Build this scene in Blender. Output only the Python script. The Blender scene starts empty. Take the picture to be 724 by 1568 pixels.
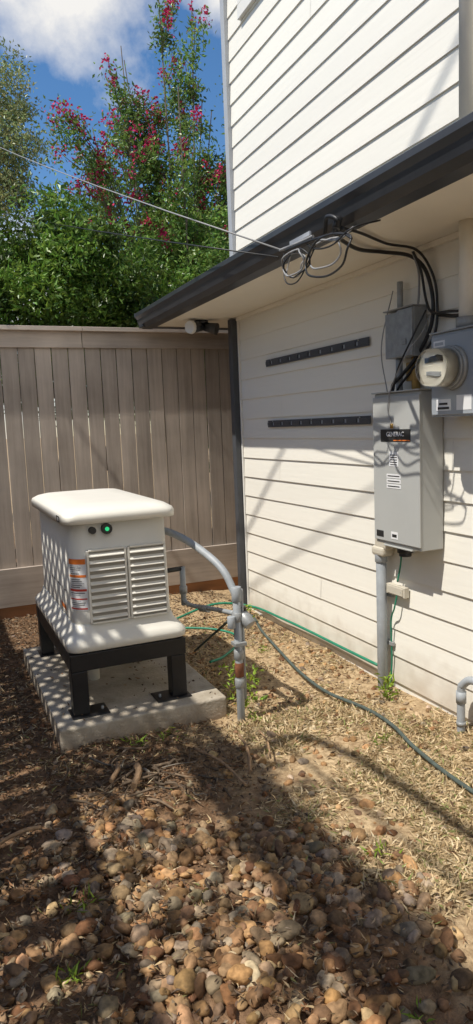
import bpy, bmesh, math, random
import numpy as np
from mathutils import Vector, Matrix, noise
random.seed(4); rng=np.random.default_rng(7)
scene=bpy.context.scene
scene.view_settings.view_transform='Standard'
scene.view_settings.look='None'
scene.view_settings.exposure=0

# ---------------------------------------------------------------- materials
def mat(name,col,rough=.6,metal=0,var=.0,scale=8,col2=None,bump=0,bscale=40,stretch=(1,1,1),detail=4,spec=.5,trans=0,emit=None,dirt=None):
    m=bpy.data.materials.new(name); m.use_nodes=True
    nt=m.node_tree; n=nt.nodes; l=nt.links; b=n['Principled BSDF']
    b.inputs['Roughness'].default_value=rough; b.inputs['Metallic'].default_value=metal
    b.inputs['Specular IOR Level'].default_value=spec
    b.inputs['Base Color'].default_value=(*col,1)
    if trans: b.inputs['Transmission Weight'].default_value=trans
    if emit:
        b.inputs['Emission Color'].default_value=(*emit[0],1); b.inputs['Emission Strength'].default_value=emit[1]
    tc=n.new('ShaderNodeTexCoord'); mp=n.new('ShaderNodeMapping'); mp.inputs['Scale'].default_value=stretch
    l.new(tc.outputs['Object'],mp.inputs['Vector'])
    if var or col2:
        t=n.new('ShaderNodeTexNoise'); t.inputs['Scale'].default_value=scale; t.inputs['Detail'].default_value=detail
        t.inputs['Roughness'].default_value=.65
        l.new(mp.outputs[0],t.inputs['Vector'])
        r=n.new('ShaderNodeValToRGB'); r.color_ramp.elements[0].position=.32; r.color_ramp.elements[1].position=.68
        c2=col2 if col2 else tuple(c*(1-var) for c in col)
        r.color_ramp.elements[0].color=(*c2,1); r.color_ramp.elements[1].color=(*col,1)
        l.new(t.outputs['Fac'],r.inputs['Fac']); out=r.outputs['Color']
        if dirt: # splashed soil near the ground: (colour, height, amount)
            sp=n.new('ShaderNodeSeparateXYZ'); l.new(tc.outputs['Object'],sp.inputs[0])
            t5=n.new('ShaderNodeTexNoise'); t5.inputs['Scale'].default_value=9; t5.inputs['Detail'].default_value=6; l.new(tc.outputs['Object'],t5.inputs['Vector'])
            ma=n.new('ShaderNodeMath'); ma.operation='MULTIPLY_ADD'; l.new(t5.outputs['Fac'],ma.inputs[0]); ma.inputs[1].default_value=-dirt[1]*1.6; l.new(sp.outputs[2],ma.inputs[2])
            m5=n.new('ShaderNodeMapRange'); m5.inputs[1].default_value=-dirt[1]; m5.inputs[2].default_value=dirt[1]*.6; m5.inputs[3].default_value=dirt[2]; m5.inputs[4].default_value=0; l.new(ma.outputs[0],m5.inputs[0])
            x5=n.new('ShaderNodeMix'); x5.data_type='RGBA'; l.new(m5.outputs[0],x5.inputs[0]); l.new(out,x5.inputs[6]); x5.inputs[7].default_value=(*dirt[0],1); out=x5.outputs[2]
        l.new(out,b.inputs['Base Color'])
    if bump:
        t2=n.new('ShaderNodeTexNoise'); t2.inputs['Scale'].default_value=bscale; t2.inputs['Detail'].default_value=3
        l.new(mp.outputs[0],t2.inputs['Vector'])
        bp=n.new('ShaderNodeBump'); bp.inputs['Strength'].default_value=bump; bp.inputs['Distance'].default_value=.01
        l.new(t2.outputs['Fac'],bp.inputs['Height']); l.new(bp.outputs[0],b.inputs['Normal'])
    return m
def attrmat(name,rough=.6,transl=0,bump=0,bscale=60,spec=.4,mottle=0):
    m=bpy.data.materials.new(name); m.use_nodes=True
    nt=m.node_tree;n=nt.nodes;l=nt.links;b=n['Principled BSDF']
    b.inputs['Roughness'].default_value=rough; b.inputs['Specular IOR Level'].default_value=spec
    a=n.new('ShaderNodeAttribute'); a.attribute_name='Col'
    src=a.outputs['Color']
    tc=n.new('ShaderNodeTexCoord')
    if mottle:
        t=n.new('ShaderNodeTexNoise'); t.inputs['Scale'].default_value=bscale; t.inputs['Detail'].default_value=3
        l.new(tc.outputs['Object'],t.inputs['Vector'])
        mr=n.new('ShaderNodeMapRange'); mr.inputs[1].default_value=.3;mr.inputs[2].default_value=.7
        mr.inputs[3].default_value=1-mottle;mr.inputs[4].default_value=1+mottle*.6
        l.new(t.outputs['Fac'],mr.inputs[0])
        mx=n.new('ShaderNodeVectorMath'); mx.operation='SCALE'
        l.new(src,mx.inputs[0]); l.new(mr.outputs[0],mx.inputs['Scale']); src=mx.outputs[0]
    l.new(src,b.inputs['Base Color'])
    if bump:
        t2=n.new('ShaderNodeTexNoise'); t2.inputs['Scale'].default_value=bscale*2
        l.new(tc.outputs['Object'],t2.inputs['Vector'])
        bp=n.new('ShaderNodeBump'); bp.inputs['Strength'].default_value=bump; bp.inputs['Distance'].default_value=.004
        l.new(t2.outputs['Fac'],bp.inputs['Height']); l.new(bp.outputs[0],b.inputs['Normal'])
    if transl:
        tr=n.new('ShaderNodeBsdfTranslucent'); l.new(src,tr.inputs['Color'])
        mix=n.new('ShaderNodeMixShader'); mix.inputs[0].default_value=transl
        l.new(b.outputs[0],mix.inputs[1]); l.new(tr.outputs[0],mix.inputs[2])
        l.new(mix.outputs[0],n['Material Output'].inputs['Surface'])
    return m

M=dict(
 siding=mat('siding_paint',(.88,.845,.755),.55,var=.05,scale=2.2,bump=.12,bscale=30,stretch=(1,.12,1.5),dirt=((.36,.27,.18),.20,.65)),
 soffit=mat('soffit_paint',(.88,.82,.70),.6,var=.05,scale=3),
 trim=mat('trim_paint',(.8,.78,.73),.5,var=.05),
 gutter=mat('gutter_metal',(.045,.048,.056),.35,var=.3,scale=5),
 roof=mat('roof_shingle',(.08,.075,.07),.9,var=.5,scale=30,bump=.5),
 greytrim=mat('grey_trim',(.42,.44,.47),.5,var=.08),
 darktrim=mat('dark_trim',(.07,.075,.085),.5,var=.2),
 glass=mat('window_glass',(.03,.04,.05),.05),
 panel=mat('panel_grey',(.46,.465,.445),.42,var=.06,scale=3),
 meterbox=mat('meterbox_grey',(.36,.39,.42),.4,var=.06,scale=4),
 galv=mat('galvanised',(.36,.37,.37),.45,metal=.2,var=.25,scale=25),
 pvc=mat('pvc_grey',(.37,.395,.415),.5,var=.2,scale=12),
 beige=mat('beige_plastic',(.60,.55,.45),.5,var=.1),
 cream=mat('cream_paint',(.88,.83,.72),.5,var=.06),
 black=mat('black_rubber',(.015,.015,.016),.45),
 blackp=mat('black_steel',(.014,.014,.016),.38,var=.3,scale=20),
 wire=mat('grey_wire',(.28,.28,.28),.5),
 greenw=mat('green_wire',(.02,.24,.14),.5,var=.3,scale=15),
 cord=mat('dusty_cord',(.085,.11,.095),.8,var=.4,scale=30),
 gen=mat('generator_paint',(.80,.77,.69),.42,var=.06,scale=3,bump=.05,bscale=300),
 gapshade=mat('louver_gap_shade',(.30,.28,.24),.7),
 white=mat('label_white',(.8,.8,.8),.5),
 red=mat('label_red',(.55,.05,.03),.5),
 orange=mat('label_orange',(.8,.2,.03),.5),
 ink=mat('label_ink',(.02,.02,.02),.5),
 led=mat('led_green',(.02,.5,.15),.3,emit=((.03,.8,.3),.6)),
 conc=mat('concrete',(.60,.54,.45),.85,col2=(.36,.32,.25),scale=7,bump=.5,bscale=60,detail=8,dirt=((.22,.15,.09),.10,.7)),
 clear=mat('clear_cover',(.85,.85,.8),.03,trans=1),
 brass=mat('brass',(.4,.25,.08),.4,metal=.6),
 rust=mat('rust_patch',(.25,.09,.04),.9,var=.5,scale=30),
 bark=mat('bark',(.25,.2,.15),.9,var=.5,scale=12,stretch=(1,1,.2)),
 board=mat('bottom_board',(.36,.17,.075),.85,var=.4,scale=6,stretch=(.3,1,2)),
 leaf=attrmat('leaf',.4,.35,spec=.5), flower=attrmat('flower',.7,.3),
 rock=attrmat('river_rock',.8,0,bump=.5,bscale=45,mottle=.45,spec=.25),
 litter=attrmat('leaf_litter',.8), grass=attrmat('dry_blade',.8,spec=.2), green=attrmat('weed_leaf',.6,.3),
 wood=attrmat('stick_wood',.9,0,bump=.5,bscale=40,mottle=.4),
)
def fencemat(name,stretch):
    m=bpy.data.materials.new(name); m.use_nodes=True
    nt=m.node_tree;n=nt.nodes;l=nt.links;b=n['Principled BSDF']; b.inputs['Roughness'].default_value=.8
    b.inputs['Specular IOR Level'].default_value=.25
    a=n.new('ShaderNodeAttribute'); a.attribute_name='Col'
    tc=n.new('ShaderNodeTexCoord'); mp=n.new('ShaderNodeMapping'); mp.inputs['Scale'].default_value=stretch
    l.new(tc.outputs['Object'],mp.inputs[0])
    t=n.new('ShaderNodeTexNoise'); t.inputs['Scale'].default_value=18; t.inputs['Detail'].default_value=6;t.inputs['Roughness'].default_value=.7
    l.new(mp.outputs[0],t.inputs['Vector'])
    t3=n.new('ShaderNodeTexNoise'); t3.inputs['Scale'].default_value=2; t3.inputs['Detail'].default_value=4
    l.new(tc.outputs['Object'],t3.inputs['Vector'])
    ad=n.new('ShaderNodeMath'); ad.operation='ADD'; l.new(t.outputs['Fac'],ad.inputs[0]); l.new(t3.outputs['Fac'],ad.inputs[1])
    mr=n.new('ShaderNodeMapRange'); mr.inputs[1].default_value=.7;mr.inputs[2].default_value=1.3;mr.inputs[3].default_value=.66;mr.inputs[4].default_value=1.2
    l.new(ad.outputs[0],mr.inputs[0])
    mx=n.new('ShaderNodeVectorMath');mx.operation='SCALE'; l.new(a.outputs['Color'],mx.inputs[0]); l.new(mr.outputs[0],mx.inputs['Scale'])
    l.new(mx.outputs[0],b.inputs['Base Color'])
    bp=n.new('ShaderNodeBump');bp.inputs['Strength'].default_value=.35;bp.inputs['Distance'].default_value=.003
    l.new(t.outputs['Fac'],bp.inputs['Height']);l.new(bp.outputs[0],b.inputs['Normal'])
    return m
M['fencev']=fencemat('fence_wood_v',(1,1,.06)); M['fenceh']=fencemat('fence_wood_h',(.06,1,1))

# ---------------------------------------------------------------- builder
def catmull(pts,k=8):
    pts=[Vector(p) for p in pts]
    if len(pts)<3: return pts
    P=[pts[0]*2-pts[1]]+pts+[pts[-1]*2-pts[-2]]; o=[]
    for i in range(1,len(P)-2):
        a,b,c,d=P[i-1:i+3]
        for j in range(k):
            t=j/k
            o.append(.5*((2*b)+(c-a)*t+(2*a-5*b+4*c-d)*t*t+(3*b-a-3*c+d)*t**3))
    o.append(pts[-1]); return o
def empty(name):
    e=bpy.data.objects.new(name,None); scene.collection.objects.link(e); return e
class B:
    def __init__(s,name,parent=None): s.n=name;s.p=parent;s.v=[];s.f=[];s.mi=[];s.ms=[];s.sm=[];s.c=[];s.col=(1,1,1)
    def m(s,k):
        if M[k] not in s.ms: s.ms.append(M[k])
        return s.ms.index(M[k])
    def add(s,vs,fs,k,smooth=False):
        o=len(s.v); s.v+= [tuple(v) for v in vs]; s.c+=[s.col]*len(vs); i=s.m(k)
        for f in fs: s.f.append([o+a for a in f]); s.mi.append(i); s.sm.append(smooth)
    def box(s,x0,x1,y0,y1,z0,z1,k,rot=None):
        vs=[(x,y,z) for z in (z0,z1) for y in (y0,y1) for x in (x0,x1)]
        if rot:
            c=Vector(((x0+x1)/2,(y0+y1)/2,(z0+z1)/2)); vs=[c+rot@(Vector(v)-c) for v in vs]
        s.add(vs,[(0,2,3,1),(4,5,7,6),(0,1,5,4),(2,6,7,3),(0,4,6,2),(1,3,7,5)],k)
    def tube(s,pts,r,k,seg=10,spline=True,r2=None,smooth=True,sub=8):
        pts=catmull(pts,sub) if spline else [Vector(p) for p in pts]
        n=len(pts); vs=[]; up=None
        for i,p in enumerate(pts):
            t=(pts[min(i+1,n-1)]-pts[max(i-1,0)]).normalized()
            if up is None: up=Vector((0,0,1)) if abs(t.z)<.9 else Vector((1,0,0))
            a=t.cross(up).normalized(); up=a.cross(t).normalized()
            rr=r if r2 is None else r+(r2-r)*i/(n-1)
            for j in range(seg):
                th=2*math.pi*j/seg; vs.append(p+rr*(a*math.cos(th)+up*math.sin(th)))
        fs=[(i*seg+j,i*seg+(j+1)%seg,(i+1)*seg+(j+1)%seg,(i+1)*seg+j) for i in range(n-1) for j in range(seg)]
        s.add(vs,fs,k,smooth); 
        o=len(s.v)-len(vs)
        for cap in ([o+j for j in range(seg)][::-1],[o+(n-1)*seg+j for j in range(seg)]):
            s.f.append(cap); s.mi.append(s.m(k)); s.sm.append(False)
    def loft(s,secs,k,smooth=False,nc=6,cap=True):
        vs=[];N=4*(nc+1)
        for x0,x1,y0,y1,r,z in secs:
            for q,(cx,cy) in enumerate([(x1-r,y1-r),(x0+r,y1-r),(x0+r,y0+r),(x1-r,y0+r)]):
                for j in range(nc+1):
                    th=math.pi/2*(q+j/nc); vs.append((cx+r*math.cos(th),cy+r*math.sin(th),z))
        fs=[(i*N+j,i*N+(j+1)%N,(i+1)*N+(j+1)%N,(i+1)*N+j) for i in range(len(secs)-1) for j in range(N)]
        s.add(vs,fs,k,smooth)
        if cap:
            o=len(s.v)-len(vs)
            s.f.append([o+j for j in range(N)][::-1]);s.f.append([o+(len(secs)-1)*N+j for j in range(N)])
            s.mi+= [s.m(k)]*2; s.sm+=[False]*2
    def done(s,bevel=0,seg=2):
        me=bpy.data.meshes.new(s.n); me.from_pydata(s.v,[],s.f)
        for m in s.ms: me.materials.append(m)
        me.polygons.foreach_set('material_index',s.mi); me.polygons.foreach_set('use_smooth',s.sm)
        ca=me.color_attributes.new('Col','FLOAT_COLOR','POINT')
        ca.data.foreach_set('color',np.array([(*c,1) for c in s.c],dtype=np.float32).ravel())
        me.update()
        ob=bpy.data.objects.new(s.n,me); scene.collection.objects.link(ob)
        if s.p: ob.parent=s.p
        if bevel:
            md=ob.modifiers.new('bevel','BEVEL'); md.width=bevel; md.segments=seg; md.limit_method='ANGLE'; md.angle_limit=math.radians(50)
        return ob
def npmesh(name,V,F,C,mats,mi=None,smooth=False,parent=None):
    me=bpy.data.meshes.new(name); nv=len(V); nf,k=F.shape
    me.vertices.add(nv); me.vertices.foreach_set('co',V.astype(np.float32).ravel())
    me.loops.add(nf*k); me.loops.foreach_set('vertex_index',F.astype(np.int32).ravel())
    me.polygons.add(nf); me.polygons.foreach_set('loop_start',np.arange(0,nf*k,k,dtype=np.int32))
    for m in mats: me.materials.append(m)
    if mi is not None: me.polygons.foreach_set('material_index',mi.astype(np.int32))
    me.polygons.foreach_set('use_smooth',np.full(nf,smooth))
    ca=me.color_attributes.new('Col','FLOAT_COLOR','POINT')
    ca.data.foreach_set('color',np.hstack([C,np.ones((nv,1))]).astype(np.float32).ravel())
    me.update(); me.validate()
    ob=bpy.data.objects.new(name,me); scene.collection.objects.link(ob)
    if parent: ob.parent=parent
    return ob
def text(name,body,loc,size,face,k,parent,off=.001,bold=.02):
    cu=bpy.data.curves.new(name,'FONT'); cu.body=body; cu.size=size; cu.extrude=off; cu.align_x='CENTER';cu.align_y='CENTER'; cu.offset=size*bold
    ob=bpy.data.objects.new(name,cu)
    cols={'-X':((0,-1,0),(0,0,1),(-1,0,0)),'-Y':((1,0,0),(0,0,1),(0,-1,0))}[face]
    R=Matrix(cols).transposed().to_4x4(); ob.matrix_world=Matrix.Translation(loc)@R
    scene.collection.objects.link(ob); cu.materials.append(M[k])
    dg=bpy.context.evaluated_depsgraph_get(); me=bpy.data.meshes.new_from_object(ob.evaluated_get(dg))
    o2=bpy.data.objects.new(name,me); o2.matrix_world=Matrix.Translation(loc)@R; scene.collection.objects.link(o2)
    bpy.data.objects.remove(ob); o2.parent=parent
    return o2

# ---------------------------------------------------------------- ground
def gz(x,y):
    return .022*noise.noise(Vector((x*1.3,y*1.3,0)))+.012*noise.noise(Vector((x*5,y*5,3)))+.004*noise.noise(Vector((x*17,y*17,9)))-.012
ax=np.concatenate([[-250,-80,-30,-12,-6],np.arange(-3,3.4,.05),[4.5,7,12,30,80,250]])
ay=np.concatenate([[-250,-80,-30,-10,-4],np.arange(-1,7,.05),[8,10,14,30,80,250]])
V=np.array([(x,y,gz(x,y) if abs(x)<4 and -2<y<8 else -.01) for y in ay for x in ax])
nx=len(ax); F=np.array([(j*nx+i,j*nx+i+1,(j+1)*nx+i+1,(j+1)*nx+i) for j in range(len(ay)-1) for i in range(nx-1)])
gm=bpy.data.materials.new('soil_and_dry_grass'); gm.use_nodes=True
nt=gm.node_tree;n=nt.nodes;l=nt.links;b=n['Principled BSDF'];b.inputs['Roughness'].default_value=.95;b.inputs['Specular IOR Level'].default_value=.1
tc=n.new('ShaderNodeTexCoord')
def nz(s,d=6,r=.7):
    t=n.new('ShaderNodeTexNoise');t.inputs['Scale'].default_value=s;t.inputs['Detail'].default_value=d;t.inputs['Roughness'].default_value=r;l.new(tc.outputs['Object'],t.inputs['Vector']);return t
def ramp(src,a,ca,b_,cb):
    r=n.new('ShaderNodeValToRGB');r.color_ramp.elements[0].position=a;r.color_ramp.elements[0].color=(*ca,1);r.color_ramp.elements[1].position=b_;r.color_ramp.elements[1].color=(*cb,1);l.new(src,r.inputs[0]);return r
dirt=ramp(nz(16).outputs[0],.35,(.085,.05,.028),.7,(.31,.19,.11))
straw=ramp(nz(30).outputs[0],.35,(.27,.18,.10),.65,(.60,.45,.27))
sep=n.new('ShaderNodeSeparateXYZ');l.new(tc.outputs['Object'],sep.inputs[0])
big=nz(2.2,5)
a1=n.new('ShaderNodeMath');a1.operation='MULTIPLY_ADD';l.new(big.outputs[0],a1.inputs[0]);a1.inputs[1].default_value=1.6;l.new(sep.outputs[0],a1.inputs[2])
mr=n.new('ShaderNodeMapRange');mr.inputs[1].default_value=1.75;mr.inputs[2].default_value=2.25;l.new(a1.outputs[0],mr.inputs[0])
mx=n.new('ShaderNodeMix');mx.data_type='RGBA';l.new(mr.outputs[0],mx.inputs[0]);l.new(dirt.outputs[0],mx.inputs[6]);l.new(straw.outputs[0],mx.inputs[7])
l.new(mx.outputs[2],b.inputs['Base Color'])
bp=n.new('ShaderNodeBump');bp.inputs['Strength'].default_value=.9;bp.inputs['Distance'].default_value=.02;l.new(nz(35,4).outputs[0],bp.inputs['Height']);l.new(bp.outputs[0],b.inputs['Normal'])
npmesh('ground',V,F,np.ones((len(V),3)),[gm],smooth=True)

PADX=(.48,1.40);PADY=(3.44,4.95)
def onpad(x,y,m=.0): return PADX[0]-m<x<PADX[1]+m and PADY[0]-m<y<PADY[1]+m

# ---------------------------------------------------------------- river rocks
def rocktemp(seed):
    bm=bmesh.new(); bmesh.ops.create_icosphere(bm,subdivisions=3,radius=1)
    o=Vector((seed*3.1,seed*7.7,seed*1.3))
    for v in bm.verts:
        d=1+.42*noise.noise(v.co*.9+o)+.16*noise.noise(v.co*2.2+o)+.05*noise.noise(v.co*5+o)
        v.co*=d
    bm.verts.ensure_lookup_table()
    V=np.array([v.co for v in bm.verts]);F=np.array([[v.index for v in f.verts] for f in bm.faces]);bm.free();return V,F
T=[rocktemp(i) for i in range(14)]
pal=np.array([(.44,.27,.135),(.50,.35,.20),(.29,.17,.09),(.53,.42,.29),(.20,.13,.08),(.42,.235,.11),(.36,.27,.18),(.31,.25,.19),(.48,.29,.145),(.24,.12,.06),(.38,.24,.13)])
def rocks(name,places):
    Vs=[];Fs=[];Cs=[];o=0
    for (x,y,z,s) in places:
        V,F=T[random.randrange(14)]
        e=Matrix.Rotation(random.uniform(0,6.28),3,'Z')@Matrix.Rotation(random.gauss(0,.4),3,'X')@Matrix.Rotation(random.gauss(0,.4),3,'Y')
        sc=np.array([s*random.uniform(.85,1.4),s*random.uniform(.65,1.0),s*random.uniform(.45,.8)])
        W=(V*sc)@np.array(e).T+np.array([x,y,z])
        c=pal[random.randrange(11)]*random.uniform(.5,1.1)*np.array([1,random.uniform(.92,1.02),random.uniform(.82,1.0)])
        Vs.append(W);Fs.append(F+o);Cs.append(np.tile(c,(len(V),1)));o+=len(V)
    npmesh(name,np.vstack(Vs),np.vstack(Fs),np.vstack(Cs),[M['rock']],smooth=True)
pl=[]
def dens(x,y):
    w=.25*noise.noise(Vector((x*1.7,y*1.7,5)))+.12*noise.noise(Vector((x*6,y*6,1)))
    edge=2.72+.25*math.sin(x*2.2)+w-.25*max(0,x-1.0)
    a=max(0,min(1,(edge-y)/.5))
    bx=1.36+w*1.6-.05*(y-1.2)
    c=max(0,min(1,(bx-x)/.35))
    h=max(.25,min(1,.85+1.5*noise.noise(Vector((x*2.6,y*2.6,21)))))
    return a*c*h*(1 if x>.45 else .65)
for _ in range(17500):
    x=random.uniform(-.6,1.75);y=random.uniform(.55,3.1)
    d=dens(x,y)
    if random.random()>d*.60+.008: continue
    s=random.choice([.008,.011,.014,.017,.020,.023,.027,.032])*random.uniform(.85,1.15)
    pl.append((x,y,gz(x,y)+s*.2+random.uniform(0,.02)*d,s))
for _ in range(1100):
    x=random.uniform(1.3,2.44);y=random.uniform(1.0,5.6)
    if onpad(x,y,.02): continue
    if noise.noise(Vector((x*2,y*2,8)))<-.02+ (.2 if y<2.6 else -.15): continue
    s=random.uniform(.006,.022); pl.append((x,y,gz(x,y)+s*.15,s))
for _ in range(160):
    x=random.uniform(-.1,.5);y=random.uniform(2.5,5.8); s=random.uniform(.008,.02); pl.append((x,y,gz(x,y)+s*.2,s))
rocks('river_gravel',pl)

# ---------------------------------------------------------------- blades / leaves (numpy quads)
def unit(a): return a/np.maximum(np.linalg.norm(a,axis=1,keepdims=True),1e-9)
def leaves(P,D,L,Wd,C,curl=.15):
    n=len(P); D=unit(D); R=unit(rng.normal(size=(n,3))); S=unit(np.cross(D,R)); Nn=np.cross(S,D)
    L=L[:,None];Wd=Wd[:,None]
    a=P; b_=P+D*L*.45+S*Wd*.5+Nn*L*curl*.5; c=P+D*L-Nn*L*curl; d=P+D*L*.45-S*Wd*.5+Nn*L*curl*.5
    V=np.stack([a,b_,c,d],1).reshape(-1,3); i=np.arange(n)[:,None]*4
    F=np.vstack([i+np.array([0,1,2]),i+np.array([0,2,3])])
    return V,F,np.repeat(C,4,axis=0)
N=56000; X=rng.uniform(-.4,2.44,N);Y=rng.uniform(.8,6.25,N)
keep=[]
for i in range(N):
    x,y=X[i],Y[i]; w=.2*noise.noise(Vector((x*2,y*2,2)))
    p=.34+w*1.8
    if x<.45: p+=.35
    if x<.6 and y>2.3: p=.95
    elif y>2.6+w and x<1.25: p=.85
    elif y>4.6: p=.5
    elif x>1.35 and y>3.1: p=.16
    elif x>1.3: p=.05
    if onpad(x,y): p=.03
    keep.append(random.random()<p)
keep=np.array(keep);X=X[keep];Y=Y[keep];n_=len(X)
Z=np.array([(.105 if onpad(x,y) else gz(x,y)+.006+.024*dens(x,y)) for x,y in zip(X,Y)])+rng.uniform(0,.014,n_)
D=rng.normal(size=(n_,3));D[:,2]*=.22
lp=np.array([(.16,.095,.05),(.25,.15,.08),(.08,.055,.038),(.36,.26,.16),(.26,.20,.14),(.11,.075,.05),(.22,.11,.05)])
C=lp[rng.integers(0,7,n_)]*rng.uniform(.6,1.2,(n_,1))
V,F,Cc=leaves(np.stack([X,Y,Z],1),D,rng.uniform(.008,.038,n_),rng.uniform(.003,.014,n_),C,.16)
npmesh('leaf_litter',V,F,Cc,[M['litter']])
# dry grass
N=290000; X=rng.uniform(.0,2.46,N);Y=rng.uniform(.8,5.3,N); keep=np.zeros(N,bool)
for i in range(N):
    x,y=X[i],Y[i]
    if onpad(x,y,-.0): continue
    w=noise.noise(Vector((x*2.3,y*2.3,12)))+.5*noise.noise(Vector((x*7,y*7,2)))
    p=max(0,min(1,(x-1.22+.35*w)/.35))*max(.0,min(1,.55+1.2*w))
    if y>3.3: p*=.2
    if x<1.3: p=max(p,.05 if w>.1 else .008)
    if .3<x<1.3 and 3.1<y<3.44: p=max(p,.06)
    keep[i]=random.random()<p
X=X[keep];Y=Y[keep];n_=len(X)
Z=np.array([gz(x,y)+.02*dens(x,y) for x,y in zip(X,Y)])+rng.uniform(0,.005,n_)
D=rng.normal(size=(n_,3));D[:,2]=np.abs(D[:,2])*.30+.03
gp=np.array([(.60,.46,.27),(.52,.385,.215),(.40,.295,.16),(.30,.29,.11),(.66,.54,.35),(.22,.26,.08)])
C=gp[rng.choice(6,n_,p=[.32,.27,.17,.06,.14,.04])]*rng.uniform(.7,1.15,(n_,1))
V,F,Cc=leaves(np.stack([X,Y,Z],1),D,rng.uniform(.012,.055,n_),rng.uniform(.0008,.0019,n_),C,.15)
npmesh('dry_grass',V,F,Cc,[M['grass']])
def weeds(name,cs,hgt,cnt,w=.016):
    P=[];
    for (x,y,r) in cs:
        for _ in range(cnt):
            a=random.uniform(0,6.28);q=random.random()*r; P.append((x+q*math.cos(a),y+q*math.sin(a),gz(x,y)+random.uniform(0,hgt)))
    P=np.array(P);D=rng.normal(size=P.shape);D[:,2]=np.abs(D[:,2])*.8
    C=np.array([.17,.29,.04])*rng.uniform(.5,1.5,(len(P),1))+np.array([.14,.10,0])*rng.uniform(0,1,(len(P),1))
    V,F,Cc=leaves(P,D,rng.uniform(.02,.055,len(P)),rng.uniform(w*.5,w*1.3,len(P)),C,.15)
    npmesh(name,V,F,Cc,[M['green']])
weeds('weed_plant',[(1.52,3.45,.07),(1.62,3.55,.08),(1.50,3.62,.06)],.22,40,.022)
weeds('weed_plant',[(2.36,3.26,.06),(2.30,3.2,.05)],.12,40)
weeds('weed_plant',[(1.02,3.36,.09),(.85,3.34,.06),(1.5,3.3,.06),(2.05,4.3,.05),(1.95,2.75,.05),(.62,1.25,.05),(1.05,1.35,.06),(.35,2.2,.07),(.25,1.9,.05),(1.4,2.0,.07),(1.7,1.6,.07)],.03,26,.004)
weeds('weed_plant',[(2.2,4.9,.05)],.2,40)

# sticks
s=B('twig_pile')
for i in range(78):
    cx=random.gauss(.82,.20);cy=random.gauss(2.96,.12);a=random.gauss(.2,1.1);L=random.uniform(.05,.20)
    z=gz(cx,cy)+random.uniform(.008,.035);r=random.uniform(.002,.009)
    d=Vector((math.cos(a),math.sin(a),random.gauss(0,.12)))*L
    k=random.uniform(.35,1.0); s.col=(.22*k,.155*k,.10*k) if random.random()<.8 else (.34*k,.29*k,.23*k)
    m_=Vector((random.gauss(0,.014),random.gauss(0,.014),random.gauss(0,.008)))
    s.tube([Vector((cx,cy,z))-d*.5,Vector((cx,cy,z))+m_,Vector((cx,cy,z))+d*.5],r,'wood',6,r2=r*.5,sub=4)
for p,q,r in [((1.22,2.75,.02),(1.32,3.1,.03),.008),((1.36,2.82,.02),(1.44,3.12,.02),.005),((1.15,2.65,.02),(1.06,3.05,.04),.006),((.1,2.7,.02),(.28,2.74,.02),.008),((.70,2.86,.03),(.76,3.02,.04),.016),((.62,2.95,.03),(.68,3.08,.03),.012)]:
    s.col=(.36,.23,.13); p=Vector(p);q=Vector(q); s.tube([p,(p+q)/2+Vector((.02,.01,.01)),q],r,'wood',6,sub=4)
s.done()

# ---------------------------------------------------------------- concrete pad
s=B('concrete_pad'); s.box(*PADX,*PADY,-.12,.10,'conc'); s.done(.012,3)

# ---------------------------------------------------------------- generator
G=empty('standby_generator')
s=B('steel_stand',G)
x0,x1,y0,y1=.575,1.215,3.56,4.80
for y in (y0,y1-.09): s.box(x0,x1,y,y+.09,.345,.438,'blackp')
for x in (x0+.001,x1-.091): s.box(x,x+.09,y0+.092,y1-.092,.346,.437,'blackp')
for x,px in ((x0+.003,x0-.01),(x1-.088,x1-.185)):
    for y in (y0+.003,y1-.088):
        s.box(x,x+.085,y,y+.085,.108,.343,'blackp'); s.box(px,px+.20,y-.03,y+.12,.10,.108,'blackp')
        bx=px+.17 if px<.9 else px+.03
        s.tube([(bx,y+.03,.108),(bx,y+.03,.128)],.009,'galv',6,False)
s.tube([(.80,4.1,.08),(.80,4.1,.40)],.035,'beige',14,False)
s.done(.004)
s=B('base_tray',G)
s.loft([(.60,1.20,3.58,4.82,.05,.438),(.572,1.228,3.545,4.845,.06,.452),(.570,1.230,3.543,4.847,.06,.49),(.59,1.21,3.565,4.83,.07,.515),(.612,1.185,3.595,4.80,.08,.545),(.620,1.178,3.605,4.79,.085,.58)],'gen',True)
s.done()
s=B('enclosure_body',G)
s.loft([(.622,1.176,3.607,4.788,.085,.56),(.625,1.173,3.61,4.785,.085,.6),(.632,1.166,3.62,4.775,.085,1.16)],'gen',True); s.done()
s=B('hinged_lid',G)
s.loft([(.62,1.18,3.605,4.80,.07,1.12),(.592,1.208,3.575,4.825,.07,1.122),(.590,1.210,3.572,4.828,.07,1.155),(.597,1.203,3.58,4.82,.075,1.172),(.625,1.175,3.615,4.785,.09,1.192),(.66,1.14,3.655,4.745,.10,1.203),(.76,1.04,3.76,4.64,.10,1.212)],'gen',True); s.done()
s=B('lid_label',G); s.box(.589,.5895,3.67,3.76,1.13,1.162,'ink') ; s.box(.5885,.589,3.69,3.73,1.137,1.155,'white'); s.done()
s=B('louvers',G)
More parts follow.
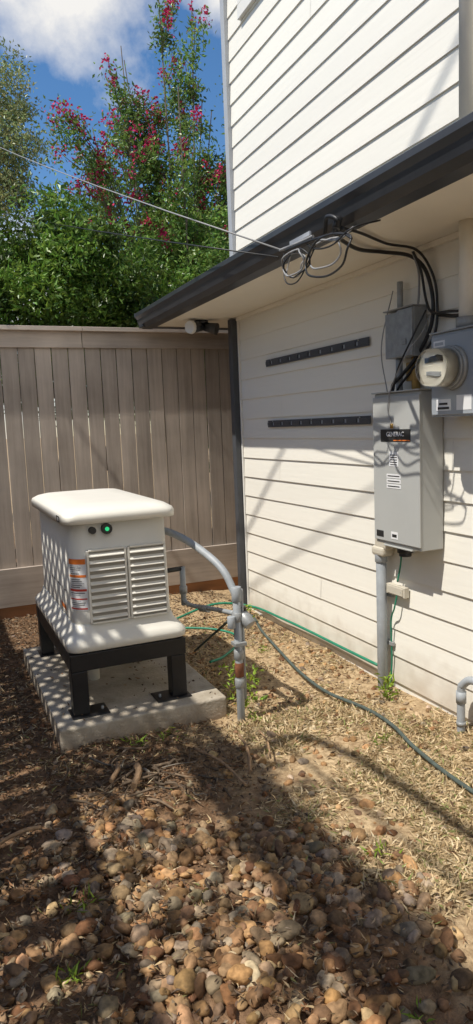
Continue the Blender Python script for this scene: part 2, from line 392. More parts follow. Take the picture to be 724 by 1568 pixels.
for xa,xb in ((.715,.905),(.935,1.125)):
    s.box(xa-.006,xb+.006,3.598,3.622,.590,.965,'gapshade')  # darker backing colour stands in for the shadow gaps between slats
    for i in range(10):
        z=.595+i*.0375
        A=[(xa,3.612,z+.038),(xb,3.612,z+.038),(xb,3.582,z+.013),(xa,3.582,z+.013),(xb,3.584,z+.008),(xa,3.584,z+.008),(xb,3.608,z+.014),(xa,3.608,z+.014)]
        s.add(A,[(3,2,1,0),(5,4,2,3),(7,6,4,5),(0,7,5,3),(1,2,4,6),(0,1,6,7)],'gen')
    for xx in (xa-.012,xb): s.box(xx,xx+.012,3.590,3.622,.585,.975,'gen')
    s.box(xa,xb,3.590,3.622,.971,.981,'gen'); s.box(xa,xb,3.590,3.622,.580,.590,'gen')
s.done(.002,1)
s=B('control_buttons',G)
s.tube([(.745,3.63,1.082),(.745,3.592,1.082)],.019,'black',16,False)
s.tube([(.822,3.63,1.084),(.822,3.597,1.084)],.029,'black',20,False)
s.tube([(.822,3.60,1.084),(.822,3.590,1.084)],.011,'led',14,False); s.done()
s=B('warning_label',G)
def arcstrip(z0,z1,k,off,a0=188,a1=262):
    cx,cy,r=.632+.083,3.618+.083,.085+off; vs=[]
    for j in range(9):
        th=math.radians(a0+(a1-a0)*j/8)
        for z in (z0,z1):
            q=(z-.6)/.56*.006; vs.append((cx-.004+q*.8+r*math.cos(th),cy-.005+q*1.2+r*math.sin(th),z))
    s.add(vs,[(2*j,2*j+2,2*j+3,2*j+1) for j in range(8)],k,True)
arcstrip(.655,.935,'white',.003)
for a,b_,k in ((.905,.933,'orange'),(.835,.848,'orange'),(.76,.772,'red'),(.715,.722,'red'),(.662,.67,'red')): arcstrip(a,b_,k,.0042,190,260)
for i in range(22):
    z=.675+i*.0105
    if abs(z-.84)<.012 or abs(z-.766)<.012 or abs(z-.718)<.01: continue
    arcstrip(z,z+.0035,'ink' if i%3 else 'greytrim',.004,194+random.uniform(0,6),random.uniform(232,256))
s.done()
text('logo_text','GENERAC',(.6275,4.09,.685),.115,'-X','ink',G,.001,.01)
s=B('logo_stripe',G)
s.add([(.6235,4.02,.635),(.6235,3.86,.635),(.6235,3.84,.61),(.6235,3.99,.61)],[(0,1,2,3)],'orange'); s.done()
s=B('power_conduit_connection',G)
s.tube([(1.165,3.95,1.0),(1.24,3.86,.995),(1.32,3.66,.94),(1.40,3.44,.83),(1.44,3.345,.69)],.021,'pvc',12)
s.tube([(1.16,3.95,1.0),(1.20,3.92,1.0)],.03,'pvc',12,False)
s.done()
s=B('gas_pipe')
s.tube([(1.47,4.3,.68),(1.47,4.3,.42)],.019,'pvc',10,False); s.tube([(1.47,4.3,.55),(1.47,4.3,.50)],.026,'galv',10,False)
s.tube([(1.2,4.3,.66),(1.47,4.3,.67)],.016,'black',8,False)
s.tube([(1.47,4.3,.46),(1.48,4.2,.44),(1.50,3.8,.50),(1.46,3.43,.57)],.014,'pvc',10)
s.tube([(1.485,4.02,.46),(1.5,3.92,.475)],.022,'galv',10,False)
s.tube([(1.60,4.5,.02),(1.55,4.0,.28),(1.47,3.45,.55)],.008,'cord',6)
s.done()
s=B('conduit_post')
s.tube([(1.44,3.34,-.1),(1.44,3.34,.70)],.022,'pvc',14,False)
for z in (.18,.34,.55): s.tube([(1.44,3.34,z),(1.44,3.34,z+.05)],.027,'galv',14,False)
s.tube([(1.44,3.34,.24),(1.44,3.34,.32)],.025,'rust',12,False)
s.tube([(1.44,3.34,.66),(1.44,3.34,.74)],.027,'pvc',14,False)
s.tube([(1.478,3.36,.10),(1.478,3.36,.72)],.010,'galv',10,False)
s.tube([(1.475,3.35,.58),(1.50,3.30,.53)],.034,'galv',14,False)
s.tube([(1.46,3.38,.5),(1.53,3.46,.5)],.018,'galv',10,False)
s.tube([(1.40,3.33,.52),(1.40,3.33,.585)],.022,'pvc',12,False)
s.tube([(1.45,3.33,.62),(1.52,3.42,.60),(1.56,3.5,.50)],.008,'black',8)
s.box(1.405,1.475,3.30,3.36,.42,.44,'galv')
s.done(.002,1)

# ---------------------------------------------------------------- house
H=empty('white_siding_house'); W=2.465; YC=5.41
def siding(name,z0,z1,y0,y1,exp=.162):
    s=B(name,H); z=z0
    while z<z1:
        ze=min(z+exp,z1)
        ys=[y0];yy=y0+random.uniform(.8,3.2)
        while yy<y1-.5: ys.append(yy); yy+=3.66
        ys.append(y1)
        for a,c in zip(ys[:-1],ys[1:]):
            dx=random.uniform(-.001,.001); n=max(2,int((c-a)/.25)); g=.0012
            vs=[];
            for j in range(n+1):
                y=a+g+(c-a-2*g)*j/n; wv=.0016*noise.noise(Vector((y*1.7,z*9,0)));dz=.0022*noise.noise(Vector((y*1.1,z*5,4)))
                vs+=[(W+.004,y,z+dz),(W-.013+dx+wv,y,z+dz),(W-.002+wv*.5,y,ze+.01)]
            fs=[]
            for j in range(n): o=3*j; fs+=[(o,o+3,o+4,o+1),(o+1,o+4,o+5,o+2)]
            s.add(vs,fs,'siding')
        z=ze
    return s.done()
siding('lower_siding',.03,2.49,-4,YC); siding('upper_siding',2.86,6.0,-4,YC)
s=B('walls_core',H)
s.box(W+.003,9,-4,YC+.01,-.2,6.0,'trim'); s.done()
s=B('corner_boards',H)
s.box(2.445,2.52,YC+.002,YC+.022,-.05,2.485,'trim'); s.box(2.425,2.50,YC+.002,YC+.07,2.95,6.0,'greytrim')  # grey of the upper board has the corner's shade in its colour
s.done(.002,1)
s=B('downspout',H); s.box(2.395,2.455,YC+.03,YC+.10,.02,2.485,'darktrim'); s.done(.006)
XG=1.925; YF=6.0
s=B('soffit',H)
s.box(XG,W-.001,-4,YF,2.492,2.505,'soffit'); s.box(W-.001,9,YC+.02,YF,2.492,2.505,'soffit')
s.box(W-.035,W-.016,-4,YC,2.462,2.490,'soffit')
s.done()
s=B('gutter',H)
def gprof(y0,y1):
    pr=[(1.925,2.488),(1.835,2.488),(1.80,2.515),(1.785,2.56),(1.765,2.585),(1.765,2.615),(1.775,2.615),(1.80,2.60),(1.925,2.60)]
    n=len(pr); vs=[(x,y0,z) for x,z in pr]+[(x,y1,z) for x,z in pr]
    s.add(vs,[(i,(i+1)%n,n+(i+1)%n,n+i) for i in range(n)]+[list(range(n)),list(range(n,2*n))[::-1]],'gutter')
gprof(-4,6.12)
s.box(1.926,9,YF,YF+.02,2.488,2.61,'gutter'); s.box(1.80,9,YF+.02,YF+.12,2.49,2.615,'gutter')
s.done(.003,1)
s=B('roof_skirt',H)
zt=2.90
s.add([(1.79,-4,2.618),(1.79,6.11,2.618),(W+.02,YC+.05,zt),(W+.02,-4,zt),(9,6.11,2.618),(9,YC+.05,zt)],[(0,1,2,3),(1,4,5,2)],'roof'); 
s.add([(1.79,-4,2.608),(1.79,6.11,2.608),(W+.02,YC+.05,zt-.02),(W+.02,-4,zt-.02),(9,6.11,2.608),(9,YC+.05,zt-.02)],[(0,3,2,1),(1,2,5,4)],'roof'); s.done()
s=B('flashing',H); s.box(W-.022,W-.016,-4,YC,2.86,2.93,'greytrim'); s.done()
s=B('main_roof',H)
s.add([(2.0,-4.5,6.0),(2.0,5.9,6.0),(9.5,5.9,6.0),(9.5,-4.5,6.0),(5.7,-1,8),(5.7,2.4,8)],[(0,3,2,1),(0,1,5,4),(1,2,5),(2,3,4,5),(3,0,4)],'roof'); s.done()
s=B('upper_window',H)
s.box(2.44,2.452,3.9,5.0,4.78,5.75,'glass')
for a in ((3.80,5.16,4.66,4.76),(3.80,5.16,5.76,5.88)): s.box(2.425,2.47,a[0],a[1],a[2],a[3],'trim')
s.box(2.427,2.47,3.80,3.90,4.761,5.759,'trim');s.box(2.427,2.47,5.06,5.16,4.761,5.759,'trim');s.box(2.42,2.45,4.40,4.44,4.78,5.75,'trim'); s.done(.003,1)

for zc in (2.065,1.60):
    s=B('wall_mounting_rail'); ya,yb=3.52,4.90
    s.box(2.440,2.447,ya,yb,zc-.026,zc-.012,'darktrim'); s.box(2.440,2.447,ya,yb,zc+.012,zc+.026,'darktrim')
    s.box(2.4472,2.449,ya,yb,zc-.0122,zc+.0122,'greytrim')
    yy=ya
    while yy<yb-.02:
        s.box(2.437,2.4468,yy,min(yb,yy+.112),zc-.0118,zc+.0118,'darktrim'); yy+=.145
    for y in (ya+.1,(ya+yb)/2,yb-.1): s.tube([(2.437,y,zc+.019),(2.43,y,zc+.019)],.006,'galv',6,False)
    s.done(.0015,1)

E=empty('transfer_switch_box')
s=B('cabinet',E); s.box(2.302,2.448,2.877,3.275,.905,1.74,'panel')
s.done(.006,2)
s=B('cover',E); s.box(2.292,2.3015,2.874,3.278,.925,1.72,'panel'); s.box(2.285,2.455,2.868,3.284,1.7405,1.748,'panel'); s.box(2.296,2.4,2.95,3.2,.895,.9045,'panel')
s.done(.003,2)
s=B('switch_labels',E)
s.box(2.2905,2.2918,2.945,3.205,1.478,1.545,'ink'); s.box(2.2895,2.2904,2.95,3.09,1.483,1.488,'orange')
s.box(2.2905,2.2918,3.05,3.13,1.345,1.425,'white')
for i in range(5): s.box(2.290,2.2904,3.06,3.12,1.352+i*.013,1.357+i*.013,'ink')
for i in range(3): 
    s.box(2.2905,2.2918,3.03,3.155,1.225+i*.028,1.247+i*.028,'white'); s.box(2.290,2.2904,3.04,3.145,1.233+i*.028,1.239+i*.028,'ink')
s.box(2.2905,2.2918,3.19,3.255,.945,.98,'ink'); s.box(2.2905,2.2918,3.06,3.12,.945,.985,'white'); s.box(2.290,2.2904,3.07,3.11,.955,.972,'ink')
s.done()
text('brand_text','GENERAC',(2.290,3.075,1.518),.034,'-X','white',E,.0008,.01)
s=B('bottom_plug',E); s.tube([(2.37,3.10,.90),(2.37,3.10,.86)],.045,'black',16,False); s.tube([(2.37,3.10,.862),(2.37,3.10,.84)],.035,'black',16,False); s.done(.004)
s=B('conduit_fitting',E)
s.box(2.37,2.44,3.283,3.40,.84,1.02,'beige'); s.box(2.36,2.445,3.30,3.42,.80,.86,'beige'); s.done(.02,3)

s=B('power_conduit'); s.tube([(2.40,3.37,-.05),(2.40,3.37,.82)],.031,'pvc',16,False)
s.tube([(2.40,3.37,.76),(2.40,3.37,.83)],.037,'pvc',16,False)
for z in (.25,.55): s.box(2.43,2.45,3.31,3.43,z,z+.025,'galv')
s.done(.002,1)
s=B('ground_wire')
s.tube([(2.42,3.20,.9),(2.43,3.22,.78),(2.42,3.24,.66)],.005,'greenw',6)
s.tube([(2.42,3.24,.6),(2.41,3.26,.5),(2.43,3.32,.40),(2.44,3.33,.15),(2.43,3.34,.0)],.005,'greenw',6); s.done()
s=B('wall_junction_cover'); s.box(2.415,2.448,3.17,3.345,.575,.635,'beige'); s.box(2.41,2.4145,3.185,3.33,.583,.627,'beige')
s.tube([(2.409,3.2,.605),(2.4145,3.2,.605)],.004,'galv',6,False); s.done(.004)

E2=empty('electric_meter')
s=B('meter_box',E2); s.box(2.30,2.447,2.40,2.785,1.60,2.0,'meterbox'); s.box(2.292,2.2995,2.405,2.78,1.61,1.985,'meterbox')
s.box(2.285,2.455,2.395,2.79,2.0003,2.008,'meterbox'); s.done(.005)
s=B('meter_socket_ring',E2)
s.tube([(2.295,2.625,1.83),(2.268,2.625,1.83)],.104,'galv',32,False); s.tube([(2.268,2.625,1.83),(2.255,2.625,1.83)],.097,'galv',32,False)
s.tube([(2.262,2.625,1.83),(2.195,2.625,1.83)],.074,'beige',28,False); s.tube([(2.1945,2.625,1.83),(2.190,2.625,1.83)],.066,'cream',28,False)
s.box(2.186,2.1895,2.59,2.66,1.85,1.87,'ink'); s.box(2.1855,2.1895,2.60,2.65,1.80,1.815,'greytrim')
s.done()
s=B('glass_cover',E2)
n=28
prof=[(2.255,.090),(2.17,.088),(2.145,.085),(2.130,.074),(2.122,.05),(2.120,.0005)]
vs=[(x,2.625+r*math.cos(2*math.pi*j/n),1.83+r*math.sin(2*math.pi*j/n)) for x,r in prof for j in range(n)]
s.add(vs,[(i*n+j,(i+1)*n+j,(i+1)*n+(j+1)%n,i*n+(j+1)%n) for i in range(len(prof)-1) for j in range(n)],'clear',True); s.done()
s=B('meter_labels',E2); s.box(2.290,2.2915,2.64,2.74,1.63,1.685,'white'); s.box(2.2885,2.2895,2.65,2.73,1.637,1.648,'ink');s.box(2.2885,2.2895,2.66,2.72,1.658,1.668,'ink')
s.box(2.290,2.2915,2.68,2.76,1.935,1.965,'white'); s.box(2.2885,2.2895,2.69,2.75,1.942,1.956,'greytrim')
s.box(2.2905,2.2915,2.50,2.60,1.63,1.70,'white'); s.done()

s=B('disconnect_box'); s.box(2.362,2.447,3.0,3.135,1.925,2.18,'galv'); s.box(2.352,2.3615,3.003,3.132,1.93,2.175,'galv')
s.box(2.362,2.45,3.136,3.25,1.93,2.17,'galv'); s.box(2.35,2.452,2.995,3.255,2.1805,2.188,'galv')
s.box(2.345,2.3515,3.05,3.085,1.99,2.02,'galv')
s.tube([(2.42,3.19,2.18),(2.42,3.19,2.34)],.017,'galv',10,False)
s.tube([(2.41,3.19,1.93),(2.41,3.19,1.745)],.02,'galv',10,False)
s.tube([(2.42,3.06,1.925),(2.42,3.06,1.745)],.024,'brass',10,False)
s.box(2.40,2.447,3.0,3.12,1.80,1.9,'brass')
s.done(.004)
s=B('service_mast_pipe'); s.tube([(2.36,2.60,2.008),(2.36,2.60,2.491)],.042,'cream',20,False); s.tube([(2.36,2.60,2.65),(2.36,2.60,6.3)],.042,'cream',20,False)
s.tube([(2.36,2.60,2.81),(2.36,2.60,2.845)],.056,'cream',20,False); s.tube([(2.36,2.60,2.01),(2.36,2.60,2.06)],.055,'galv',20,False); s.done()
s=B('drain_pipe'); s.tube([(2.37,2.655,-.1),(2.37,2.655,.20),(2.37,2.64,.25),(2.375,2.60,.285),(2.39,2.55,.29),(2.45,2.53,.29)],.021,'pvc',12,sub=5)
s.tube([(2.37,2.655,.15),(2.37,2.655,.21)],.026,'pvc',12,False); s.tube([(2.37,2.655,.03),(2.37,2.655,.05)],.025,'galv',12,False); s.done()

# ---------------------------------------------------------------- cables
s=B('service_drop_cable')
def sag(a,b_,d,n=14):
    a=Vector(a);b_=Vector(b_); return [a.lerp(b_,i/n)-Vector((0,0,d*4*(i/n)*(1-i/n))) for i in range(n+1)]
e1=Vector((1.77,3.33,2.50)); q1=Vector((1.21,10,5.56)); far1=e1+(q1-e1)*3
s.tube(sag(e1,far1,.25),.005,'wire',6,False); 
e2=Vector((1.77,3.36,2.47)); q2=Vector((1.14,10,4.69)); s.tube(sag(e2,e2+(q2-e2)*3,.2),.0045,'black',6,False)
s.tube([(1.77,3.34,2.50),(1.74,3.1,2.475),(1.74,2.95,2.47)],.008,'wire',8)
s.box(1.750,1.760,3.0,3.2,2.488,2.508,'greytrim')
s.done()
s=B('cable_loops')
def loop(y0,z0,ry,rz,x,r,k,ph=0,n=10,turn=1.15):
    s.tube([(x+.012*math.sin(3*i/n*6.28*turn),y0+ry*math.cos(ph+6.28*turn*i/n)*(1+.06*math.sin(i*2.1)),z0+rz*math.sin(ph+6.28*turn*i/n)) for i in range(n+1)],r,k,7)
loop(2.80,2.345,.20,.085,1.72,.005,'black',1.9); loop(2.84,2.365,.15,.06,1.735,.0045,'wire',1.5)
loop(3.12,2.385,.11,.06,1.72,.004,'wire',1.2); loop(3.10,2.38,.12,.065,1.73,.004,'black',.8); loop(3.14,2.38,.09,.055,1.745,.0035,'wire',2)
s.tube([(1.75,3.25,2.474),(1.73,3.0,2.455),(1.74,2.8,2.44),(1.78,2.74,2.455)],.006,'black',8)
s.tube([(1.75,3.0,2.47),(1.73,2.86,2.43),(1.74,2.72,2.40),(1.80,2.70,2.45)],.005,'wire',8)
s.tube([(1.75,2.86,2.46),(1.72,2.79,2.51),(1.73,2.72,2.48),(1.75,2.78,2.44)],.010,'black',8)
s.tube([(1.755,2.75,2.5),(1.74,2.75,2.45)],.02,'black',8)
s.tube([(1.75,3.05,2.47),(1.72,2.9,2.40),(1.72,2.75,2.38),(1.74,2.62,2.42),(1.9,2.64,2.47)],.004,'black',8)
s.tube([(1.76,3.28,2.47),(1.73,3.22,2.32),(1.73,3.1,2.29),(1.73,2.98,2.36),(1.74,2.9,2.45)],.0035,'black',8)
s.done()
s=B('service_entrance_cable')
s.tube([(1.76,2.78,2.44),(1.9,2.95,2.462),(2.1,3.1,2.468),(2.28,3.15,2.478),(2.40,3.08,2.45),(2.42,2.98,2.36),(2.42,2.92,2.2),(2.42,2.94,2.06),(2.40,3.02,1.93),(2.38,3.12,1.84),(2.39,3.22,1.79),(2.40,3.24,1.745)],.010,'black',10)
s.tube([(1.76,2.75,2.46),(1.95,2.86,2.475),(2.2,3.0,2.478),(2.38,3.0,2.46),(2.43,2.94,2.34),(2.43,2.90,2.2),(2.42,2.91,2.02),(2.40,3.05,1.87),(2.39,3.16,1.78),(2.40,3.2,1.745)],.007,'black',8)
s.tube([(2.38,3.03,2.46),(2.41,3.02,2.36),(2.42,3.03,2.25),(2.42,3.04,2.185)],.006,'wire',8)
s.tube([(2.36,3.0,2.45),(2.40,2.99,2.36),(2.41,2.96,2.2),(2.40,2.9,2.13),(2.37,2.75,2.11),(2.36,2.6,2.09),(2.38,2.4,2.07)],.007,'black',8)
s.tube([(2.44,2.9,2.12),(2.40,2.7,2.085),(2.36,2.5,2.10)],.010,'black',8)
s.tube([(2.36,2.88,2.10),(2.30,2.86,2.02),(2.27,2.94,1.93),(2.28,3.08,1.78),(2.285,3.13,1.66),(2.287,3.11,1.60),(2.287,3.10,1.56)],.003,'wire',6)
s.tube([(2.288,3.10,1.575),(2.288,3.10,1.55)],.01,'brass',8,False)
s.tube([(2.41,3.24,2.3),(2.35,3.27,2.0),(2.38,3.26,1.745)],.003,'wire',6)
s.tube([(2.40,2.95,2.15),(2.34,3.0,2.0),(2.33,3.1,1.86),(2.36,3.18,1.745)],.005,'black',6)
s.done()
s=B('green_hose'); s.tube([(1.7,5.3,.03),(2.1,5.35,.10),(2.40,5.25,.06),(2.41,4.705,.085),(2.42,4.294,.088),(2.42,3.853,.09),(2.41,3.43,.10)],.010,'greenw',8); s.done()
s=B('ground_cord'); s.tube([(2.33,5.3,.02),(2.331,5.066,.02),(2.226,4.703,.02),(2.107,4.148,.025),(2.039,3.747,.02),(2.014,3.388,.022),(2.079,3.081,.02),(2.078,2.843,.02),(2.012,2.548,.022),(1.981,2.148,.02),(2.02,1.5,.02),(2.1,.5,.02)],.010,'cord',8); s.done()
s=B('ground_cord'); s.tube([(1.2,4.98,.02),(1.55,5.1,.03),(1.9,4.9,.03),(2.0,4.6,.02),(1.75,4.3,.02),(1.6,4.2,.03)],.009,'greenw',8); s.done()

s=B('security_floodlight')
s.tube([(2.20,5.62,2.49),(2.20,5.62,2.465)],.06,'gutter',20,False)
s.tube([(2.20,5.62,2.465),(2.17,5.60,2.43)],.02,'black',10,False)
s.tube([(2.20,5.60,2.44),(2.08,5.54,2.425)],.035,'gutter',16,False,r2=.055); s.tube([(2.08,5.54,2.425),(2.055,5.528,2.422)],.058,'white',16,False,r2=.05)
s.tube([(2.22,5.60,2.44),(2.30,5.52,2.41)],.035,'gutter',16,False,r2=.05)
s.done()

# ---------------------------------------------------------------- fences
s=B('wooden_fence'); FY=6.3; x=-6
def fc(k=1): 
    t=random.uniform(.82,1.1)*k; return (.475*t,.405*t,.345*t)
while x<9:
    w=random.uniform(.134,.142); s.col=fc(); dy=random.uniform(-.002,.002)
    s.box(x,x+w,FY+dy,FY+.018+dy,.10,2.36,'fencev')
    x+=w+random.uniform(.004,.009)
xx=-6
while xx<9:
    s.col=fc(1.05); s.box(xx,xx+2.435,FY-.022,FY-.003,2.335,2.475,'fenceh')
    s.col=fc(1.12); s.box(xx,xx+2.437,FY-.07,FY+.09,2.4755,2.512,'fenceh')
    s.col=fc(.98); s.box(xx,xx+2.436,FY-.042,FY-.004,.09,.43,'fenceh')
    s.col=fc(.6); s.box(xx,xx+2.43,FY+.03,FY+.07,.5,.59,'fenceh'); s.box(xx,xx+2.43,FY+.03,FY+.07,1.9,1.99,'fenceh')
    s.box(xx,xx+2.43,FY-.03,FY-.008,-.08,.088,'board')
    xx+=2.44
s.done(.002,1)

L=B('unseen_lattice_fence'); LX=-1.2; y=-1.5  # out-of-view fence; gaps and lattice height shaped for the shade they cast
while y<6.2:
    w=.14; L.col=fc(); L.box(LX,LX+.018,y,y+w,.02,2.66,'fencev'); y+=w+(random.choice([.015,.03,.045]) if y<3 else .018)
L.col=fc()
L.box(LX-.03,LX+.05,-1.5,6.2,2.66,2.70,'fenceh')
for y in np.arange(-1.5,5.5,2.1): L.box(LX-.11,LX-.02,y,y+.09,0,4.13,'fencev')
def lattice(y0,y1,z0,z1,sp,w,off,sgn):
    c=y0-(z1-z0)
    while c<y1+(z1-z0):
        a=(c,z0);b_=(c+sgn*(z1-z0),z1)
        t0,t1=0.0,1.0; dy=b_[0]-a[0]
        ta=(y0-a[0])/dy;tb=(y1-a[0])/dy
        if ta>tb: ta,tb=tb,ta
        t0=max(t0,ta);t1=min(t1,tb)
        if t1-t0>.02:
            p=Vector((LX+off,a[0]+dy*t0,z0+(z1-z0)*t0));q=Vector((LX+off,a[0]+dy*t1,z0+(z1-z0)*t1))
            d=(q-p).normalized();nn=Vector((0,-d.z,d.y))*w/2;tx=Vector((.006,0,0))
            vs=[p-nn,p+nn,q+nn,q-nn,p-nn+tx,p+nn+tx,q+nn+tx,q-nn+tx]
            L.add(vs,[(0,1,2,3),(7,6,5,4),(0,4,5,1),(1,5,6,2),(2,6,7,3),(3,7,4,0)],'fencev')
        c+=sp
YS=2.7
for sg,of in ((1,0),(-1,.008)):
    lattice(YS,5.0,2.7,4.08,.16,.06,of,sg)
lattice(-1.5,YS,2.7,3.66,.9,.03,0,1)
L.box(LX-.03,LX+.03,YS,5.0,4.082,4.12,'fenceh')
L.box(LX-.015,LX+.02,-1.5,YS,3.68,4.18,'fencev')  # beam added to cast a dark band across the ground
L.done()
L=B('shadow_cable')  # out-of-view cables added to cast thin shadow lines on grass and wall
L.tube([(LX,-6,4.95),(LX,-1,4.93),(LX,2.2,4.95),(LX,2.6,4.15)],.030,'black',8,sub=6); L.tube([(LX+.05,-6,4.50),(LX+.05,2.0,4.5),(LX,2.6,4.15)],.014,'black',6,sub=6)
L.tube(sag((LX,-3,14.8),(LX,11.3,0.2),.0),.014,'black',8,False); L.tube(sag((LX,-4,11.2),(LX,12,2.8),.25),.010,'black',8,False); L.done()
cs=[]
for _ in range(34): cs.append((LX+random.uniform(-.05,.12),random.uniform(-.6,2.6),random.choice([3.70,4.18])+random.gauss(0,.05),random.uniform(.04,.11)))
for _ in range(30): cs.append((LX+random.uniform(-.05,.12),random.uniform(-.6,2.8),random.uniform(2.7,3.7),random.uniform(.03,.09)))
for _ in range(5): cs.append((LX,random.uniform(3.0,5.0),random.uniform(2.8,3.3),random.uniform(.04,.1)))
P=[]
for c in cs:
    k=int(800*c[3]); P.append(np.array(c[:3])+rng.normal(size=(k,3))*c[3]*.6)
P=np.vstack(P);C=np.array([.05,.10,.025])*rng.uniform(.5,1.6,(len(P),1))
V,F,Cc=leaves(P,rng.normal(size=P.shape),rng.uniform(.04,.07,len(P)),rng.uniform(.025,.04,len(P)),C)
npmesh('dapple_vine',V,F,Cc,[M['leaf']])  # out-of-view leaf clumps added to break the shade into dapples

# ---------------------------------------------------------------- trees
def blobpts(cent,rad,nblob,per,br,shell=.55,top=None):
    P=[];T_=[];cent=np.array(cent);rad=np.array(rad)
    for _ in range(nblob):
        d=rng.normal(size=3);d/=np.linalg.norm(d);r=rng.uniform(shell,1)**.6
        c=cent+d*rad*r; b_=br*rng.uniform(.55,1.3); t=rng.uniform(.5,1.4)
        k=int(per*rng.uniform(.6,1.3)); q=rng.normal(size=(k,3));q/=np.linalg.norm(q,axis=1,keepdims=True)
        q*=b_*rng.uniform(.5,1.05,(k,1)); q[:,2]*=.75
        P.append(c+q);T_.append(np.full(k,t))
    return np.vstack(P),np.concatenate(T_)
def tree(name,P,Tn,base,ls,lw,trunks,flowers=None,droop=0):
    n_=len(P); C=np.array(base)*Tn[:,None]*rng.uniform(.6,1.4,(n_,1)); C[:,0]*=rng.uniform(.8,1.3,n_)
    D=rng.normal(size=(n_,3));D[:,2]-=droop
    V,F,Cc=leaves(P,D,rng.uniform(*ls,n_),rng.uniform(*lw,n_),C,.12)
    mi=np.zeros(len(F),int); mats=[M['leaf'],M['bark'],M['flower']]
    if flowers is not None:
        m_=len(flowers);C2=np.array([.68,.035,.14])*rng.uniform(.5,1.25,(m_,1));C2[:,2]*=rng.uniform(.7,1.4,m_)
        V2,F2,Cc2=leaves(flowers,rng.normal(size=(m_,3)),rng.uniform(.03,.05,m_),rng.uniform(.025,.04,m_),C2)
        F=np.vstack([F,F2+len(V)]);V=np.vstack([V,V2]);Cc=np.vstack([Cc,Cc2]);mi=np.concatenate([mi,np.full(len(F2),2)])
    b_=B('tmp')
    for pts,r,r2 in trunks: b_.tube(pts,r,'bark',6,True,r2,sub=4)
    tv=np.array([tuple(v) for v in b_.v]);tf=[]
    for f in b_.f:
        for i in range(1,len(f)-1): tf.append((f[0],f[i],f[i+1]))
    tf=np.array(tf)
    F=np.vstack([F,tf+len(V)]);V=np.vstack([V,tv]);Cc=np.vstack([Cc,np.ones((len(tv),3))*.2]);mi=np.concatenate([mi,np.ones(len(tf),int)])
    return npmesh(name,V,F,Cc,mats,mi)
Ps=[];Ts=[]
for c,r,nb in (((.2,8.2,2.9),(1.3,.9,1.2),75),((1.55,8.0,2.95),(1.0,.9,1.15),95),((2.5,8.3,2.8),(.75,.8,.95),60),((-1.8,8.4,2.6),(1.4,.9,1.3),40)):
    p,t=blobpts(c,r,nb,300,.32,.2);Ps.append(p);Ts.append(t)
P=np.vstack(Ps);Tn=np.concatenate(Ts)
tree('evergreen_shrub',P,Tn,(.12,.215,.032),(.05,.095),(.022,.04),[([(1.5,8.3,0),(1.4,8.3,1),(1.6,8.2,2.6)],.08,.03),([(1.5,8.3,0),(1.9,8.2,1.2),(2.3,8.2,2.6)],.07,.02),([(.2,8.4,0),(.1,8.3,1.2),(.3,8.2,2.8)],.08,.02),([(.2,8.4,0),(-.6,8.3,1.2),(-1.5,8.2,2.6)],.07,.02)])
stems=[];LP=[];LT=[];FP=[]
base=Vector((3.35,9.2,0))
for i in range(24):
    tx=random.uniform(2.35,5.0);ty=random.uniform(8.5,10.0);tz=random.uniform(5.6,8.3)-abs(tx-3.6)*.5
    if i<3: tx=(2.05,2.35,2.6)[i];tz=(4.9,5.6,6.5)[i]
    tip=Vector((tx,ty,tz)); mid=base.lerp(tip,.5)+Vector((random.gauss(0,.12),random.gauss(0,.1),.3)); q=base+Vector(((tx-3.35)*.15,0,1.2))
    pts=[base,q,mid,tip]; stems.append((pts,.035,.006)); cm=catmull(pts,8)
    for k in range(24):
        t=random.uniform(.38,1); a=cm[min(len(cm)-1,int(t*(len(cm)-1)))]
        d=Vector((random.gauss(0,.5),random.gauss(0,.5),random.uniform(.3,1.0))).normalized()*random.uniform(.25,.7)*(1.2-.5*t)
        e=a+d; e2=a.lerp(e,.5)+Vector((0,0,-.03)); stems.append(([a,e2,e],.008,.003))
        m_=random.randint(60,115); u=rng.uniform(.15,1,(m_,1)); pts_=np.array(a)*(1-u)+np.array(e)*u+rng.normal(size=(m_,3))*.075
        LP.append(pts_);LT.append(np.full(m_,random.uniform(.6,1.4)))
        if random.random()<.36 and e.z>3.6:
            m_=random.randint(20,60); u=rng.uniform(0,1,(m_,1)); FP.append(np.array(e)+u*np.array([random.gauss(0,.05),random.gauss(0,.05),.2])+rng.normal(size=(m_,3))*.045*(1.2-u))
for _ in range(24):
    c=np.array([random.uniform(1.5,2.7),8.6,random.uniform(4.1,5.4)]); FP.append(c+rng.normal(size=(28,3))*.05); 
    stems.append(([Vector((2.8,9.1,3.6)),Vector((2.7,9.0,4.2)).lerp(Vector(c),.5),Vector(c)],.008,.003))
    LP.append(c+rng.normal(size=(50,3))*np.array([.1,.1,.12])-np.array([0,0,.15]));LT.append(np.full(50,1.))
p,t=blobpts((3.6,9.0,3.7),(1.1,.7,.9),60,220,.28,.2);LP.append(p);LT.append(t*1.15)
tree('crepe_myrtle_tree',np.vstack(LP),np.concatenate(LT),(.16,.27,.055),(.05,.085),(.022,.036),stems,np.vstack(FP))
p1,t1=blobpts((1.05,13.5,6.4),(1.35,1.2,2.2),110,260,.42,.3); p2,t2=blobpts((-.8,13.5,6.0),(1.5,1.2,2.3),55,220,.45,.3)
st=[([(.6,13.6,0),(.7,13.5,3),(1.0,13.5,6.0),(1.3,13.4,8.3)],.14,.02)]
for k in range(30):
    a=Vector((.75+random.uniform(-.1,.3),13.5,random.uniform(3.5,7.2))); e=a+Vector((random.uniform(-1.6,1.2),random.uniform(-.8,.8),random.uniform(.3,1.3))); st.append(([a,a.lerp(e,.5)+Vector((0,0,.1)),e],.03,.006))
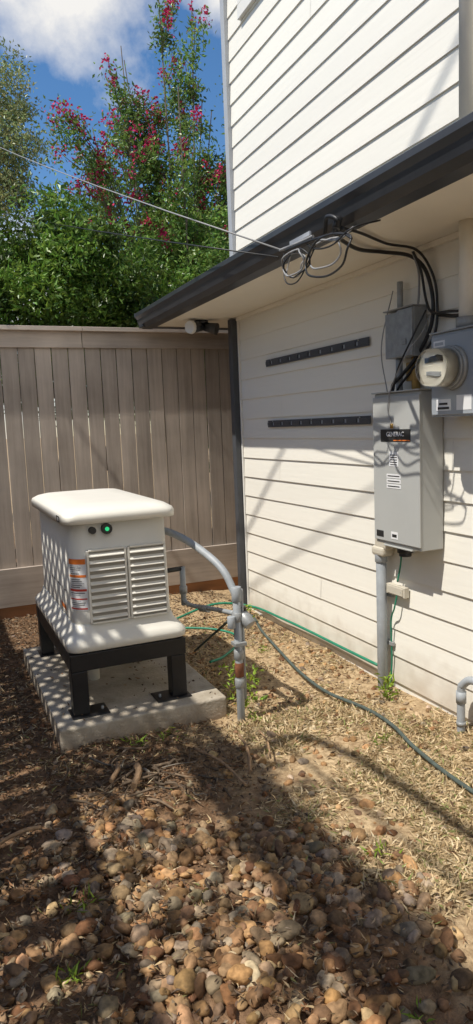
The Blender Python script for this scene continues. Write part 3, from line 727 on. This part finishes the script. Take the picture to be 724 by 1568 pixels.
tree('oak_tree',np.vstack([p1,p2]),np.concatenate([t1,t2]),(.27,.32,.13),(.05,.10),(.02,.04),st)
p,t=blobpts((6,14,4),(4.5,2,3),80,180,.7,.3)
tree('background_tree',p,t,(.11,.2,.05),(.1,.17),(.06,.09),[([(6,14,0),(6,14,2),(6,14,4)],.2,.1)])

# ---------------------------------------------------------------- light
sd=Vector((1,.16,-1.68)).normalized()
su=bpy.data.lights.new('sun','SUN'); su.energy=5; su.angle=math.radians(.53); su.color=(1,.95,.86)
so=bpy.data.objects.new('sun',su); so.rotation_euler=sd.to_track_quat('-Z','Y').to_euler(); scene.collection.objects.link(so)
w=bpy.data.worlds.new('World'); scene.world=w; w.use_nodes=True; nt=w.node_tree;n=nt.nodes;l=nt.links
bg=n['Background']; sky=n.new('ShaderNodeTexSky'); sky.sky_type='NISHITA'; sky.sun_disc=False
sky.sun_elevation=math.asin(-sd.z); sky.sun_rotation=math.atan2(-sd.x,-sd.y); sky.dust_density=.1; sky.ozone_density=3.0
hs=n.new('ShaderNodeHueSaturation'); hs.inputs['Saturation'].default_value=1.2; l.new(sky.outputs[0],hs.inputs['Color'])
l.new(hs.outputs[0],bg.inputs[0]); bg.inputs[1].default_value=.14
tc=n.new('ShaderNodeTexCoord'); cl=n.new('ShaderNodeBackground'); cl.inputs[0].default_value=(1,.98,.95,1); cl.inputs[1].default_value=.92
t=n.new('ShaderNodeTexNoise'); t.inputs['Scale'].default_value=6; t.inputs['Detail'].default_value=9; t.inputs['Roughness'].default_value=.58
l.new(tc.outputs['Generated'],t.inputs['Vector'])
def blob(dirv,r0,r1,top=.55):
    d=n.new('ShaderNodeVectorMath');d.operation='DISTANCE';l.new(tc.outputs['Generated'],d.inputs[0]);d.inputs[1].default_value=Vector(dirv).normalized()
    m=n.new('ShaderNodeMapRange');m.inputs[1].default_value=r1;m.inputs[2].default_value=r0;m.inputs[3].default_value=0;m.inputs[4].default_value=top;l.new(d.outputs['Value'],m.inputs[0]);return m.outputs[0]
b1=blob((.185,.84,.51),.02,.20); b2=blob((.36,.80,.50),.0,.09); b3=blob((.1,.97,.12),.05,.3,.45); b4=blob((-.5,.8,.5),.05,.5); b5=blob((-.3,-.7,.5),.2,.9); 
def mth(op,a,b_):
    m=n.new('ShaderNodeMath');m.operation=op
    for i,q in enumerate((a,b_)):
        if isinstance(q,(int,float)): m.inputs[i].default_value=q
        else: l.new(q,m.inputs[i])
    return m.outputs[0]
mk=mth('MAXIMUM',mth('MAXIMUM',mth('MAXIMUM',b1,b2),mth('MAXIMUM',b3,b4)),b5)
sm=mth('ADD',mk,t.outputs['Fac'])
r=n.new('ShaderNodeMapRange'); r.inputs[1].default_value=.74; r.inputs[2].default_value=1.0; l.new(sm,r.inputs[0])
mix=n.new('ShaderNodeMixShader'); l.new(r.outputs[0],mix.inputs[0]); l.new(bg.outputs[0],mix.inputs[1]); l.new(cl.outputs[0],mix.inputs[2]); l.new(mix.outputs[0],n['World Output'].inputs[0])

# ---------------------------------------------------------------- camera
f=1060
Dx=Vector((2436,230,-1060)).normalized();Dy=Vector((-472,114,-1060)).normalized();Dz=Dx.cross(Dy)
R=Matrix((Dx,Dy,Dz))
cam=bpy.data.cameras.new('camera'); co=bpy.data.objects.new('camera',cam); co.matrix_world=Matrix.Translation((0,0,1.6))@R.to_4x4()
cam.sensor_fit='VERTICAL'; cam.sensor_height=36; cam.lens=36*f/1568; cam.clip_end=1000; cam.clip_start=.02
scene.collection.objects.link(co); scene.camera=co
